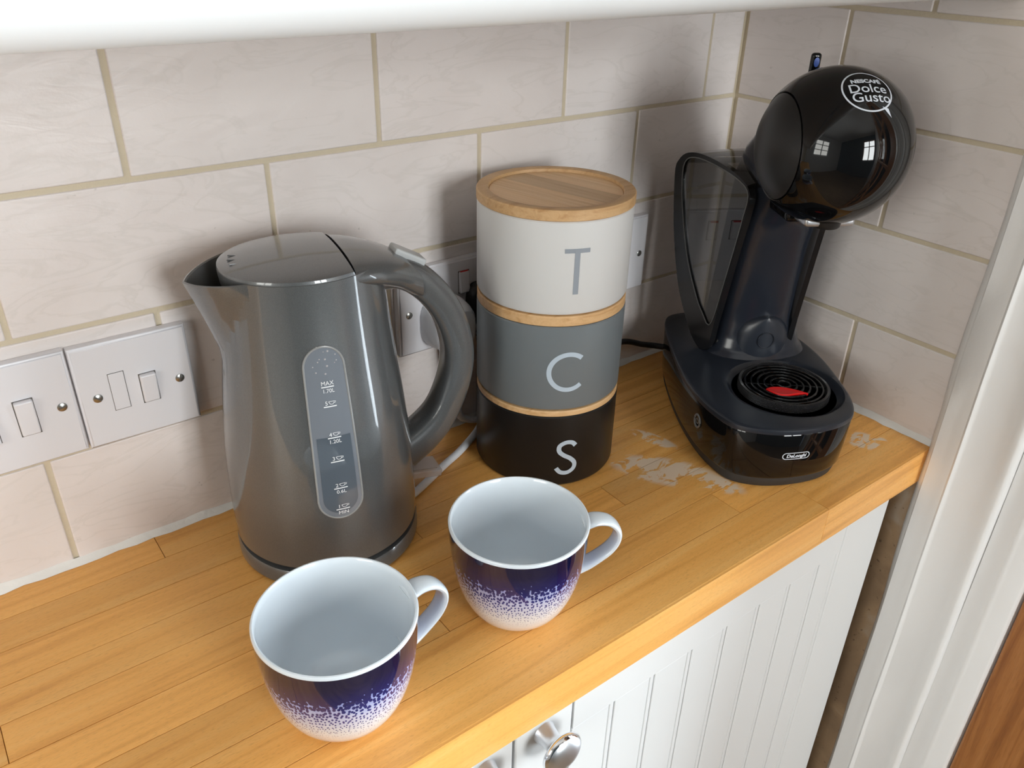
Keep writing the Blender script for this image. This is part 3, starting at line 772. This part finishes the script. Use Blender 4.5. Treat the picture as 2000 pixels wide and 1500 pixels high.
# ------------------------------------------------------------------ mugs
def mug_glaze():
    m, N, L, p = new_mat('speckled_blue_glaze')
    tc = N.new('ShaderNodeTexCoord'); sp_ = N.new('ShaderNodeSeparateXYZ'); L.new(tc.outputs['Object'], sp_.inputs[0])
    at = math_n(N, L, 'ARCTAN2', sp_.outputs[1], sp_.outputs[0])
    z = sp_.outputs[2]
    u = math_n(N, L, 'MULTIPLY', at, 0.048)
    cb = N.new('ShaderNodeCombineXYZ')
    L.new(math_n(N, L, 'MULTIPLY', u, 470.0), cb.inputs[0]); L.new(math_n(N, L, 'MULTIPLY', z, 330.0), cb.inputs[1])
    vo = N.new('ShaderNodeTexVoronoi'); vo.voronoi_dimensions = '2D'; vo.inputs['Scale'].default_value = 1.0
    vo.inputs['Randomness'].default_value = 0.85
    L.new(cb.outputs[0], vo.inputs['Vector'])
    wob = noise(N, L, cb.outputs[0], 0.35, 2)
    zz = math_n(N, L, 'ADD', z, math_n(N, L, 'MULTIPLY', math_n(N, L, 'SUBTRACT', wob, 0.5), 0.014))
    t = math_n(N, L, 'DIVIDE', math_n(N, L, 'SUBTRACT', zz, 0.0095), 0.061, True)       # 0 bare .. 1 solid blue
    thr = math_n(N, L, 'ADD', math_n(N, L, 'ADD', math_n(N, L, 'MULTIPLY', t, 0.58), 0.02), math_n(N, L, 'MULTIPLY', math_n(N, L, 'POWER', t, 7.0), 0.7))
    dot = math_n(N, L, 'DIVIDE', math_n(N, L, 'SUBTRACT', thr, vo.outputs['Distance']), 0.10, True)
    blue = ramp(N, L, z, [(0.0, (0.030, 0.045, 0.20)), (0.045, (0.014, 0.022, 0.20)), (0.062, (0.005, 0.008, 0.085)), (0.076, (0.004, 0.005, 0.032))])
    c = mix(N, L, dot, (0.78, 0.78, 0.80), blue)
    halo = ramp(N, L, t, [(0.30, (0,)*3), (0.95, (0.9,)*3)])
    c = mix(N, L, math_n(N, L, 'MULTIPLY', halo, math_n(N, L, 'SUBTRACT', 1.0, dot)), c, (0.10, 0.15, 0.55))
    L.new(c, p.inputs['Base Color']); p.inputs['Roughness'].default_value = 0.06; p.inputs['Coat Weight'].default_value = 0.4
    return m
M['glaze'] = mug_glaze()
def mug(x, y, rz, label):
    t = tag(empty('mug', (x, y, Z0+0.0002), rz), label, 'mug', 'blue speckled mugs')
    prof = [(0.0002, 0.0022), (0.0240, 0.0022), (0.0252, 0.0004), (0.0272, 0.0), (0.0290, 0.0010), (0.0330, 0.0042), (0.0375, 0.0098), (0.0415, 0.0170), (0.0450, 0.0262), (0.0480, 0.0375), (0.0502, 0.0500),
            (0.0518, 0.0640), (0.0528, 0.0770), (0.0531, 0.0848)]
    lip = [(0.0532, 0.0862), (0.0526, 0.0873), (0.0516, 0.0875), (0.0508, 0.0868)]
    inn = [(0.0504, 0.0820), (0.0498, 0.0700), (0.0486, 0.0560), (0.0466, 0.0420), (0.0434, 0.0290), (0.0388, 0.0185), (0.0320, 0.0110), (0.0230, 0.0074), (0.0120, 0.0064), (0.0002, 0.0062)]
    allp = prof + lip + inn; n = 96
    V, F = loft_data([[(r*math.cos(2*PI*k/n), r*math.sin(2*PI*k/n), z) for k in range(n)] for r, z in allp], False, False)
    idx = []
    for i in range(len(allp)-1): idx += [0 if 3 <= i < len(prof)-1 else 1]*n
    mesh('bowl', V, F, [M['glaze'], M['ceramic']], t, True, 50, idx)
    path = catmull([(0.0500, 0, 0.0760), (0.0600, 0, 0.0785), (0.0705, 0, 0.0760), (0.0778, 0, 0.0680), (0.0785, 0, 0.0585), (0.0735, 0, 0.0490), (0.0640, 0, 0.0410), (0.0550, 0, 0.0355), (0.0450, 0, 0.0320)], 6)
    def sect(i, u):
        e = 1 + 0.25*abs(2*u-1)**3
        return superell(0.0072*e, 0.0027*e, 16, 2.4)
    sweep('handle', path, sect, M['ceramic'], t, side=(0, 1, 0))
    return t
mug(-0.6553, -0.2610, math.radians(-2), 'white and navy speckled mug at front left, in front of the kettle')
mug(-0.5013, -0.2537, math.radians(-26), 'white and navy speckled mug standing in front of the black S canister')

# ------------------------------------------------------------------ coffee machine (local +x = its front)
M['gloss_black'] = plain('gloss_black_plastic', (0.0040, 0.0041, 0.0046), 0.040, spec=0.42)
M['matt_black'] = plain('matt_black_plastic', (0.012, 0.012, 0.0125), 0.40, spec=0.4)
M['bezel_black'] = plain('bezel_black', (0.008, 0.008, 0.009), 0.22, spec=0.3)
M['foot_black'] = plain('rubber_foot', (0.030, 0.028, 0.027), 0.6)
M['navy'] = plain('navy_black_satin', (0.018, 0.022, 0.031), 0.30)
M['navy_gloss'] = plain('navy_black_gloss', (0.016, 0.019, 0.027), 0.20, coat=0.0)
cm = tag(empty('coffee_machine', (-0.139, -0.225, Z0+0.0002), math.radians(-121)), 'black pod coffee machine with round head in the tiled corner', 'coffee machine')
ol = [(-0.1709, -0.0766), (-0.1165, -0.0891), (-0.0393, -0.0966), (0.0172, -0.0938), (0.0545, -0.0829), (0.0699, -0.0708), (0.0795, -0.0482), (0.0821, -0.0230), (0.0788, 0.0053), (0.0705, 0.0293), (0.0559, 0.0472),
      (0.0303, 0.0580), (-0.0026, 0.0632), (-0.0569, 0.0667), (-0.1036, 0.0617), (-0.1500, 0.0480), (-0.1790, 0.0230), (-0.1900, -0.0120), (-0.1860, -0.0500)]
cl = catmull([(a, b, 0) for a, b in ol], 12, True)
def ray_r(a):
    dx, dy = math.cos(a), math.sin(a); best = 0.05
    for i in range(len(cl)):
        p, q = cl[i], cl[(i+1) % len(cl)]
        ex, ey = q.x-p.x, q.y-p.y; den = dx*ey-dy*ex
        if abs(den) < 1e-12: continue
        t = (p.x*ey-p.y*ex)/den; s = (p.x*dy-p.y*dx)/den
        if t > 0 and -1e-6 <= s <= 1+1e-6: best = max(best, t) if best == 0.05 else t
    return best
NB = 160
BA = [2*PI*k/NB for k in range(NB)]
BR = [ray_r(a) for a in BA]
def bring(s, z, inset=0.0): return [((r*s-inset)*math.cos(a), (r*s-inset)*math.sin(a), z) for a, r in zip(BA, BR)]
loft('rubber_foot', [bring(1, 0.0, 0.010), bring(1, 0.0012, 0.0085), bring(1, 0.0100, 0.0060), bring(1, 0.0125, 0.0060)], M['foot_black'], cm)
loft('base', [bring(1, 0.0115, 0.0075), bring(1, 0.0120, 0.0052), bring(1, 0.0150, 0.0036), bring(1, 0.035, 0.0020), bring(1, 0.0620, 0.0008), bring(1, 0.0640, 0.0018)], M['gloss_black'], cm, angle=30)
# satin top plate with the sunken drip dish
DR = 0.0580
def dring(r, z): return [(r*math.cos(a), r*math.sin(a), z) for a in BA]
def lerp_ring(f, z):
    out = []
    for a, r in zip(BA, BR):
        R_ = min(DR, r-0.0035); q = R_ + (r-0.0022-R_)*f; out.append((q*math.cos(a), q*math.sin(a), z))
    return out
loft('top_plate', [bring(1, 0.0640, 0.0022), bring(1, 0.0645, 0.0002), bring(1, 0.0665, 0.0), bring(1, 0.0690, 0.0006), lerp_ring(1.0, 0.0698), lerp_ring(0.93, 0.0700), lerp_ring(0.12, 0.0698), lerp_ring(0.0, 0.0690),
     [(0.97*x, 0.97*y, 0.0672) for x, y, _ in lerp_ring(0, 0)], [(0.88*x, 0.88*y, 0.0634) for x, y, _ in lerp_ring(0, 0)], [(0.81*x, 0.81*y, 0.0622) for x, y, _ in lerp_ring(0, 0)], [(0.70*x, 0.70*y, 0.0618) for x, y, _ in lerp_ring(0, 0)]],
     M['navy'], cm, True, True, True, 40)
# drip grille: knurled drum, concentric bars, red leaf
def knurl():
    m, N, L, p = new_mat('knurled_black')
    tc = N.new('ShaderNodeTexCoord'); sp_ = N.new('ShaderNodeSeparateXYZ'); L.new(tc.outputs['Object'], sp_.inputs[0])
    at = math_n(N, L, 'MULTIPLY', math_n(N, L, 'ARCTAN2', sp_.outputs[1], sp_.outputs[0]), 110.0); zz = math_n(N, L, 'MULTIPLY', sp_.outputs[2], 2400.0)
    a = math_n(N, L, 'SINE', math_n(N, L, 'ADD', at, zz)); b = math_n(N, L, 'SINE', math_n(N, L, 'SUBTRACT', at, zz))
    h = math_n(N, L, 'MULTIPLY', a, b)
    p.inputs['Base Color'].default_value = (0.016, 0.016, 0.018, 1); p.inputs['Roughness'].default_value = 0.3
    bump_to(N, L, p, h, 0.9, 0.0012); return m
GR = 0.0455; GX = -0.002
gl = empty('drip_grille', (GX, 0.0, 0.0)); gl.parent = cm
lathe('knurled_ring', [(GR-0.0035, 0.0590), (GR-0.0005, 0.0590), (GR, 0.0600), (GR, 0.0712), (GR-0.0008, 0.0722), (GR-0.0030, 0.0724), (GR-0.0036, 0.0715), (GR-0.0036, 0.0590)], knurl(), gl, 128, 40)
lathe('tray_floor', [(0.0002, 0.0595), (GR-0.003, 0.0595)], M['gloss_black'], gl, 64)
for r in (0.0065, 0.0130, 0.0195, 0.0260, 0.0325, 0.0385):
    lathe('grille_bar', [(r-0.0011, 0.0690), (r-0.0011, 0.0712), (r-0.0007, 0.0717), (r+0.0007, 0.0717), (r+0.0011, 0.0712), (r+0.0011, 0.0690)], M['gloss_black'], gl, 72, 30)
for k in range(6):
    a = math.radians(20+60*k)
    b = bmesh.new(); add_box(b, 0.006, GR-0.003, -0.0008, 0.0008, 0.0675, 0.0705)
    o = from_bm('spoke', b, M['gloss_black'], gl); o.rotation_euler = (0, 0, a)
away = catmull([(0.0, 0.0, 0), (0.12, 0.0040, 0), (0.30, 0.0062, 0), (0.55, 0.0060, 0), (0.80, 0.0032, 0), (1.0, 0.0, 0)], 5)
near = catmull([(1.0, 0.0, 0), (0.86, 0.0006, 0), (0.70, 0.0030, 0), (0.50, 0.0076, 0), (0.32, 0.0088, 0), (0.14, 0.0050, 0), (0.0, 0.0, 0)], 5)
ring = [(-q.y, -0.0205+0.041*q.x) for q in away] + [(q.y, -0.0205+0.041*q.x) for q in near[1:-1]]
def leaf_ring(s, z): return [(x*s, y*s, z) for x, y in ring]
o = loft('red_leaf', [leaf_ring(0.96, 0.0700), leaf_ring(1.0, 0.0722), leaf_ring(0.97, 0.0732), leaf_ring(0.8, 0.0729), leaf_ring(0.4, 0.0727)], M['red'], gl, angle=50)
o.rotation_euler = (0, 0, math.radians(-17.6)); o.location = (0.0170, -0.0037, 0)
# column
secs = [(0.0690, -0.058, -0.160, 0.060), (0.0760, -0.064, -0.156, 0.0535), (0.088, -0.068, -0.152, 0.0495), (0.110, -0.070, -0.148, 0.0478), (0.150, -0.066, -0.142, 0.0470), (0.190, -0.061, -0.138, 0.0462), (0.220, -0.054, -0.136, 0.0455),
        (0.240, -0.044, -0.138, 0.0450), (0.262, -0.030, -0.138, 0.0440), (0.285, -0.034, -0.130, 0.040), (0.305, -0.050, -0.115, 0.030)]
rings = []
for z, f, b_, w in secs:
    c = (f+b_)/2; rings.append([(c+x, y, z) for x, y in superell((f-b_)/2, w, 48, 2.7)])
R2 = []
for i in range(len(rings)-1):
    for k in range(4):
        t = k/4; R2.append([tuple(p[j]+(q[j]-p[j])*t for j in range(3)) for p, q in zip(rings[i], rings[i+1])])
R2.append(rings[-1])
loft('column', R2, M['navy_gloss'], cm, angle=50)
# rounded hood at the foot of the column
rings = []
for z, r in ((0.0690, 0.0330), (0.085, 0.0330), (0.097, 0.0318), (0.106, 0.0275), (0.1125, 0.0200), (0.1160, 0.0105), (0.1168, 0.0010)):
    rings.append([(-0.083 + (0.0200 + 0.003*math.sqrt(max(0, 1-(z-0.069)/0.05)))*math.cos(t), r*math.sin(t), z) for t in [2*PI*k/40 for k in range(40)]])
loft('hood', rings, M['navy'], cm, angle=60)
tube('hood_emblem', [Vector((-0.0605, 0.009*math.cos(t), 0.0915+0.009*math.sin(t))) for t in [2*PI*k/32 for k in range(32)]], 0.0005, M['navy_gloss'], cm, 6, (1, 0, 0), True)

# smoked water tank between two leaf-shaped sides with black bezels
outer = [(-0.083, 0.0705), (-0.0965, 0.0740), (-0.1105, 0.0851), (-0.1385, 0.1229), (-0.1599, 0.1814), (-0.1705, 0.2412), (-0.1662, 0.2578), (-0.1506, 0.2690), (-0.1203, 0.2730), (-0.0779, 0.2690), (-0.0490, 0.2573), (-0.0485, 0.2338), (-0.0535, 0.2063),
         (-0.0645, 0.1405), (-0.0700, 0.1074), (-0.0727, 0.0857)]
inner = [(-0.0790, 0.1030), (-0.0900, 0.1110), (-0.1048, 0.1247), (-0.1303, 0.1623), (-0.1500, 0.2134), (-0.1565, 0.2477), (-0.1535, 0.2599), (-0.1440, 0.2655), (-0.1279, 0.2680), (-0.1021, 0.2676), (-0.0688, 0.2635), (-0.0500, 0.2544), (-0.0521, 0.2280), (-0.0584, 0.1889),
         (-0.0647, 0.1532), (-0.0721, 0.1140)]
def resample(pts, n):
    P = catmull([(a, b, 0) for a, b in pts], 10, True); cx, cz = -0.100, 0.190; out = []
    for k in range(n):
        a = 2*PI*k/n; dx, dz = math.cos(a), math.sin(a); best = 0.0
        for i in range(len(P)):
            p, q = P[i], P[(i+1) % len(P)]
            ex, ez = q.x-p.x, q.y-p.y; den = dx*ez-dz*ex
            if abs(den) < 1e-12: continue
            t = ((p.x-cx)*ez-(p.y-cz)*ex)/den; w = ((p.x-cx)*dz-(p.y-cz)*dx)/den
            if t > 0 and -1e-6 <= w <= 1+1e-6: best = max(best, t)
        out.append((cx+dx*best, cz+dz*best))
    return out
NT = 120
RO, RI = resample(outer, NT), resample(inner, NT)
RO = [(a, b) if math.hypot(a+0.1, b-0.19) > math.hypot(c+0.1, d-0.19)+0.0008 else (c+(c+0.1)*0.015, d+(d-0.19)*0.015) for (a, b), (c, d) in zip(RO, RI)]
def side_y(f, sgn): return 0.0350 if sgn > 0 else -(0.036 - 0.3*f)
tank = empty('water_tank', (0, 0, 0)); tank.parent = cm
for sgn in (-1, 1):
    rg = []
    for ring_, off in ((RO, -0.006), (RO, 0.0), (RI, 0.0004), (RI, -0.004)):
        rg.append([(f, side_y(f, sgn)+sgn*off, z) for f, z in ring_])
    loft('bezel', rg, M['bezel_black'], tank, False, False, True, 40)
    mesh('window', [(f, side_y(f, sgn)-sgn*0.0012, z) for f, z in RI], [tuple(range(NT))], M['smoked'], tank, False)
    tube('bezel_edge', [Vector((f, side_y(f, sgn)+sgn*0.0001, z)) for f, z in RI], 0.0007, plain('bezel_edge_plastic', (0.10, 0.10, 0.10), 0.2), tank, 6, (0, 1, 0), True)
# curved back of the tank: black lower shell, smoked upper lid
back = sorted([p for p in RO if p[0] < -0.095 and p[1] < 0.262], key=lambda p: p[1])
back = [(-0.083, 0.0705)] + back
V, F = [], []
NW = 12
for f, z in back: V += [(f, side_y(f, -1)+(side_y(f, 1)-side_y(f, -1))*k/NW, z) for k in range(NW+1)]
for i in range(len(back)-1):
    for k in range(NW): F.append((i*(NW+1)+k, i*(NW+1)+k+1, (i+1)*(NW+1)+k+1, (i+1)*(NW+1)+k))
mesh('tank_back', V, F, M['smoked'], tank)
topc = sorted([p for p in RO if p[1] > 0.256], key=lambda p: p[0])
V, F = [], []
for f, z in topc: V += [(f, side_y(f, -1)+(side_y(f, 1)-side_y(f, -1))*k/NW, z+0.004*math.sin(PI*k/NW)) for k in range(NW+1)]
for i in range(len(topc)-1):
    for k in range(NW): F.append((i*(NW+1)+k, i*(NW+1)+k+1, (i+1)*(NW+1)+k+1, (i+1)*(NW+1)+k))
mesh('tank_lid', V, F, M['smoked'], tank)
bm = bmesh.new(); add_box(bm, -0.150, -0.080, -0.048, 0.036, 0.0695, 0.0860, 0.006, 3)
from_bm('tank_seat', bm, M['matt_black'], cm)

# round head: gloss shell, matt side caps
HC, HR, HK = Vector((-0.0055, 0, 0.309)), 0.0674, 0.735
def hpt(th_, ps, rr=HR, zf=True):
    """th_ angle from the local y axis, ps around it"""
    x, y, z = rr*math.sin(th_)*math.cos(ps), rr*math.cos(th_), rr*math.sin(th_)*math.sin(ps)
    if zf and z < -0.0600: z = -0.0600 - (-(z+0.0600))*0.25
    return (HC.x+x, HC.y+y, HC.z+z)
NH = 96
th0 = math.acos(HK)
rings = []
for r_, dth in ((HR-0.0040, 0.004), (HR-0.0012, 0.004), (HR-0.0002, 0.012)): rings.append([hpt(th0+dth, 2*PI*k/NH, r_) for k in range(NH)])
for i in range(1, 40): t = th0+0.02 + (PI-2*th0-0.04)*i/40; rings.append([hpt(t, 2*PI*k/NH) for k in range(NH)])
for r_, dth in ((HR-0.0002, 0.012), (HR-0.0012, 0.004), (HR-0.0040, 0.004)): rings.append([hpt(PI-th0-dth, 2*PI*k/NH, r_) for k in range(NH)])
loft('head_shell', rings, M['gloss_black'], cm, angle=50)
for sgn in (1, -1):
    rings = []
    for i in range(16):
        t = (th0-0.010)*(1-i/15.5); rings.append([hpt(t if sgn > 0 else PI-t, 2*PI*k/NH, HR-0.0010, False) for k in range(NH)])
    rings.insert(0, [hpt((th0-0.004) if sgn > 0 else PI-th0+0.004, 2*PI*k/NH, HR-0.0040, False) for k in range(NH)])
    loft('side_cap', rings, M['matt_black'], cm, angle=60)
lathe('nozzle', [(0.0001, 0.2425), (0.0110, 0.2425), (0.0125, 0.2440), (0.0140, 0.2520), (0.0150, 0.2600)], M['matt_black'], cm, 40).location = (0.012, 0, 0)
bm = bmesh.new(); add_box(bm, -0.050, -0.004, -0.030, 0.030, 0.2400, 0.2640, 0.005, 3)
ph = from_bm('pod_holder', bm, M['gloss_black'], cm, angle=45)
bm = bmesh.new(); add_box(bm, -0.006, 0.0205, -0.0235, 0.0235, 0.2440, 0.2540, 0.003, 2)
from_bm('pod_tray', bm, M['satin_metal'], cm, angle=45)
# temperature lever standing behind the head
bm = bmesh.new(); add_box(bm, -0.0030, 0.0030, -0.0048, 0.0048, 0.0, 0.0790, 0.0028, 3)
lv = from_bm('temperature_lever', bm, M['gloss_black'], cm); lv.location = (-0.0700, 0, 0.2990)
V = [(0.0031, 0.0026*math.cos(t), 0.0712+0.0042*math.sin(t)) for t in [2*PI*k/20 for k in range(20)]]
mesh('blue_mark', V, [tuple(range(20))], plain('blue_mark', (0.01, 0.06, 0.32), 0.3), lv, False)
# head emblem wrapped on the shell
E0 = Vector((0.5789, 0.0, 0.8146)).normalized()
EU = Vector((-E0.z, 0, E0.x)); ER = Vector((0, 1, 0))
def on_head(u, v):
    p = (E0*HR + ER*u + EU*v).normalized()*(HR+0.0003); return tuple(HC + p)
M['emblem'] = plain('white_emblem', (0.62, 0.66, 0.72), 0.4)
ov = stroke([(0.0212*math.cos(2*PI*k/64), 0.0212*math.sin(2*PI*k/64)) for k in range(64)], 0.0015, True)
tail = ([(0.0092, -0.0165), (0.0150, -0.0180), (0.0182, -0.0265), (0.0142, -0.0225)], [(0, 1, 2, 3)])
em = merge2d(ov, tail, shift2d(text_data('NESCAFÉ', 0.0060, 0.00030, 0, 1.05), 0.0006, 0.0074),
             shift2d(text_data('Dolce', 0.0128, 0.0001, 0, 1.05), 0.0002, -0.0030), shift2d(text_data('Gusto', 0.0128, 0.0001, 0, 1.05), 0.0016, -0.0122))
wrapped('head_emblem', em, on_head, M['emblem'], cm)
# badge on the front of the base
BAa = math.atan2(-0.0150, 0.0812)
def on_base(u, v):
    a = BAa + u/0.0830; k = (a % (2*PI))/(2*PI)*NB; i = int(k); t = k-i
    r = BR[i % NB]*(1-t) + BR[(i+1) % NB]*t - 0.0018 + 0.0006
    return (r*math.cos(a), r*math.sin(a), v)
st_ = []
for k in range(17): t = -PI/2+PI*k/16; st_.append((0.0098+0.0034*math.cos(t), 0.0034*math.sin(t)))
for k in range(1, 10): st_.append((0.0098-0.0196*k/10, 0.0034))
for k in range(17): t = PI/2+PI*k/16; st_.append((-0.0098+0.0034*math.cos(t), 0.0034*math.sin(t)))
for k in range(1, 10): st_.append((-0.0098+0.0196*k/10, -0.0034))
badge = merge2d(stroke(st_, 0.0008, True), shift2d(text_data("DeLonghi", 0.0050, 0.00018, 0.15, 1.0), 0, -0.0016))
wrapped('front_badge', badge, lambda u, v: on_base(u, v+0.0400), M['emblem'], cm)
# ringed power button on the side facing the canisters
pa = math.atan2(-0.0938, 0.0172)
def on_side(u, v):
    a = pa + u/0.0945; k = (a % (2*PI))/(2*PI)*NB; i = int(k); t = k-i
    r = BR[i % NB]*(1-t) + BR[(i+1) % NB]*t - 0.0018 + 0.0008
    return Vector((r*math.cos(a), r*math.sin(a), v))
tube('power_button', [on_side(0.0058*math.cos(2*PI*k/32), 0.0430+0.0068*math.sin(2*PI*k/32)) for k in range(32)], 0.0010, plain('button_ring_grey', (0.16, 0.16, 0.16), 0.35), cm, 8, None, True)
wrapped('power_mark', merge2d(stroke(arc(0, 0, 0.0026, 120, 420, 20), 0.0006), stroke([(0, 0.0008), (0, 0.0034)], 0.0006)), lambda u, v: tuple(on_side(u, v+0.0430)), plain('power_mark_grey', (0.3, 0.3, 0.3), 0.5), cm)
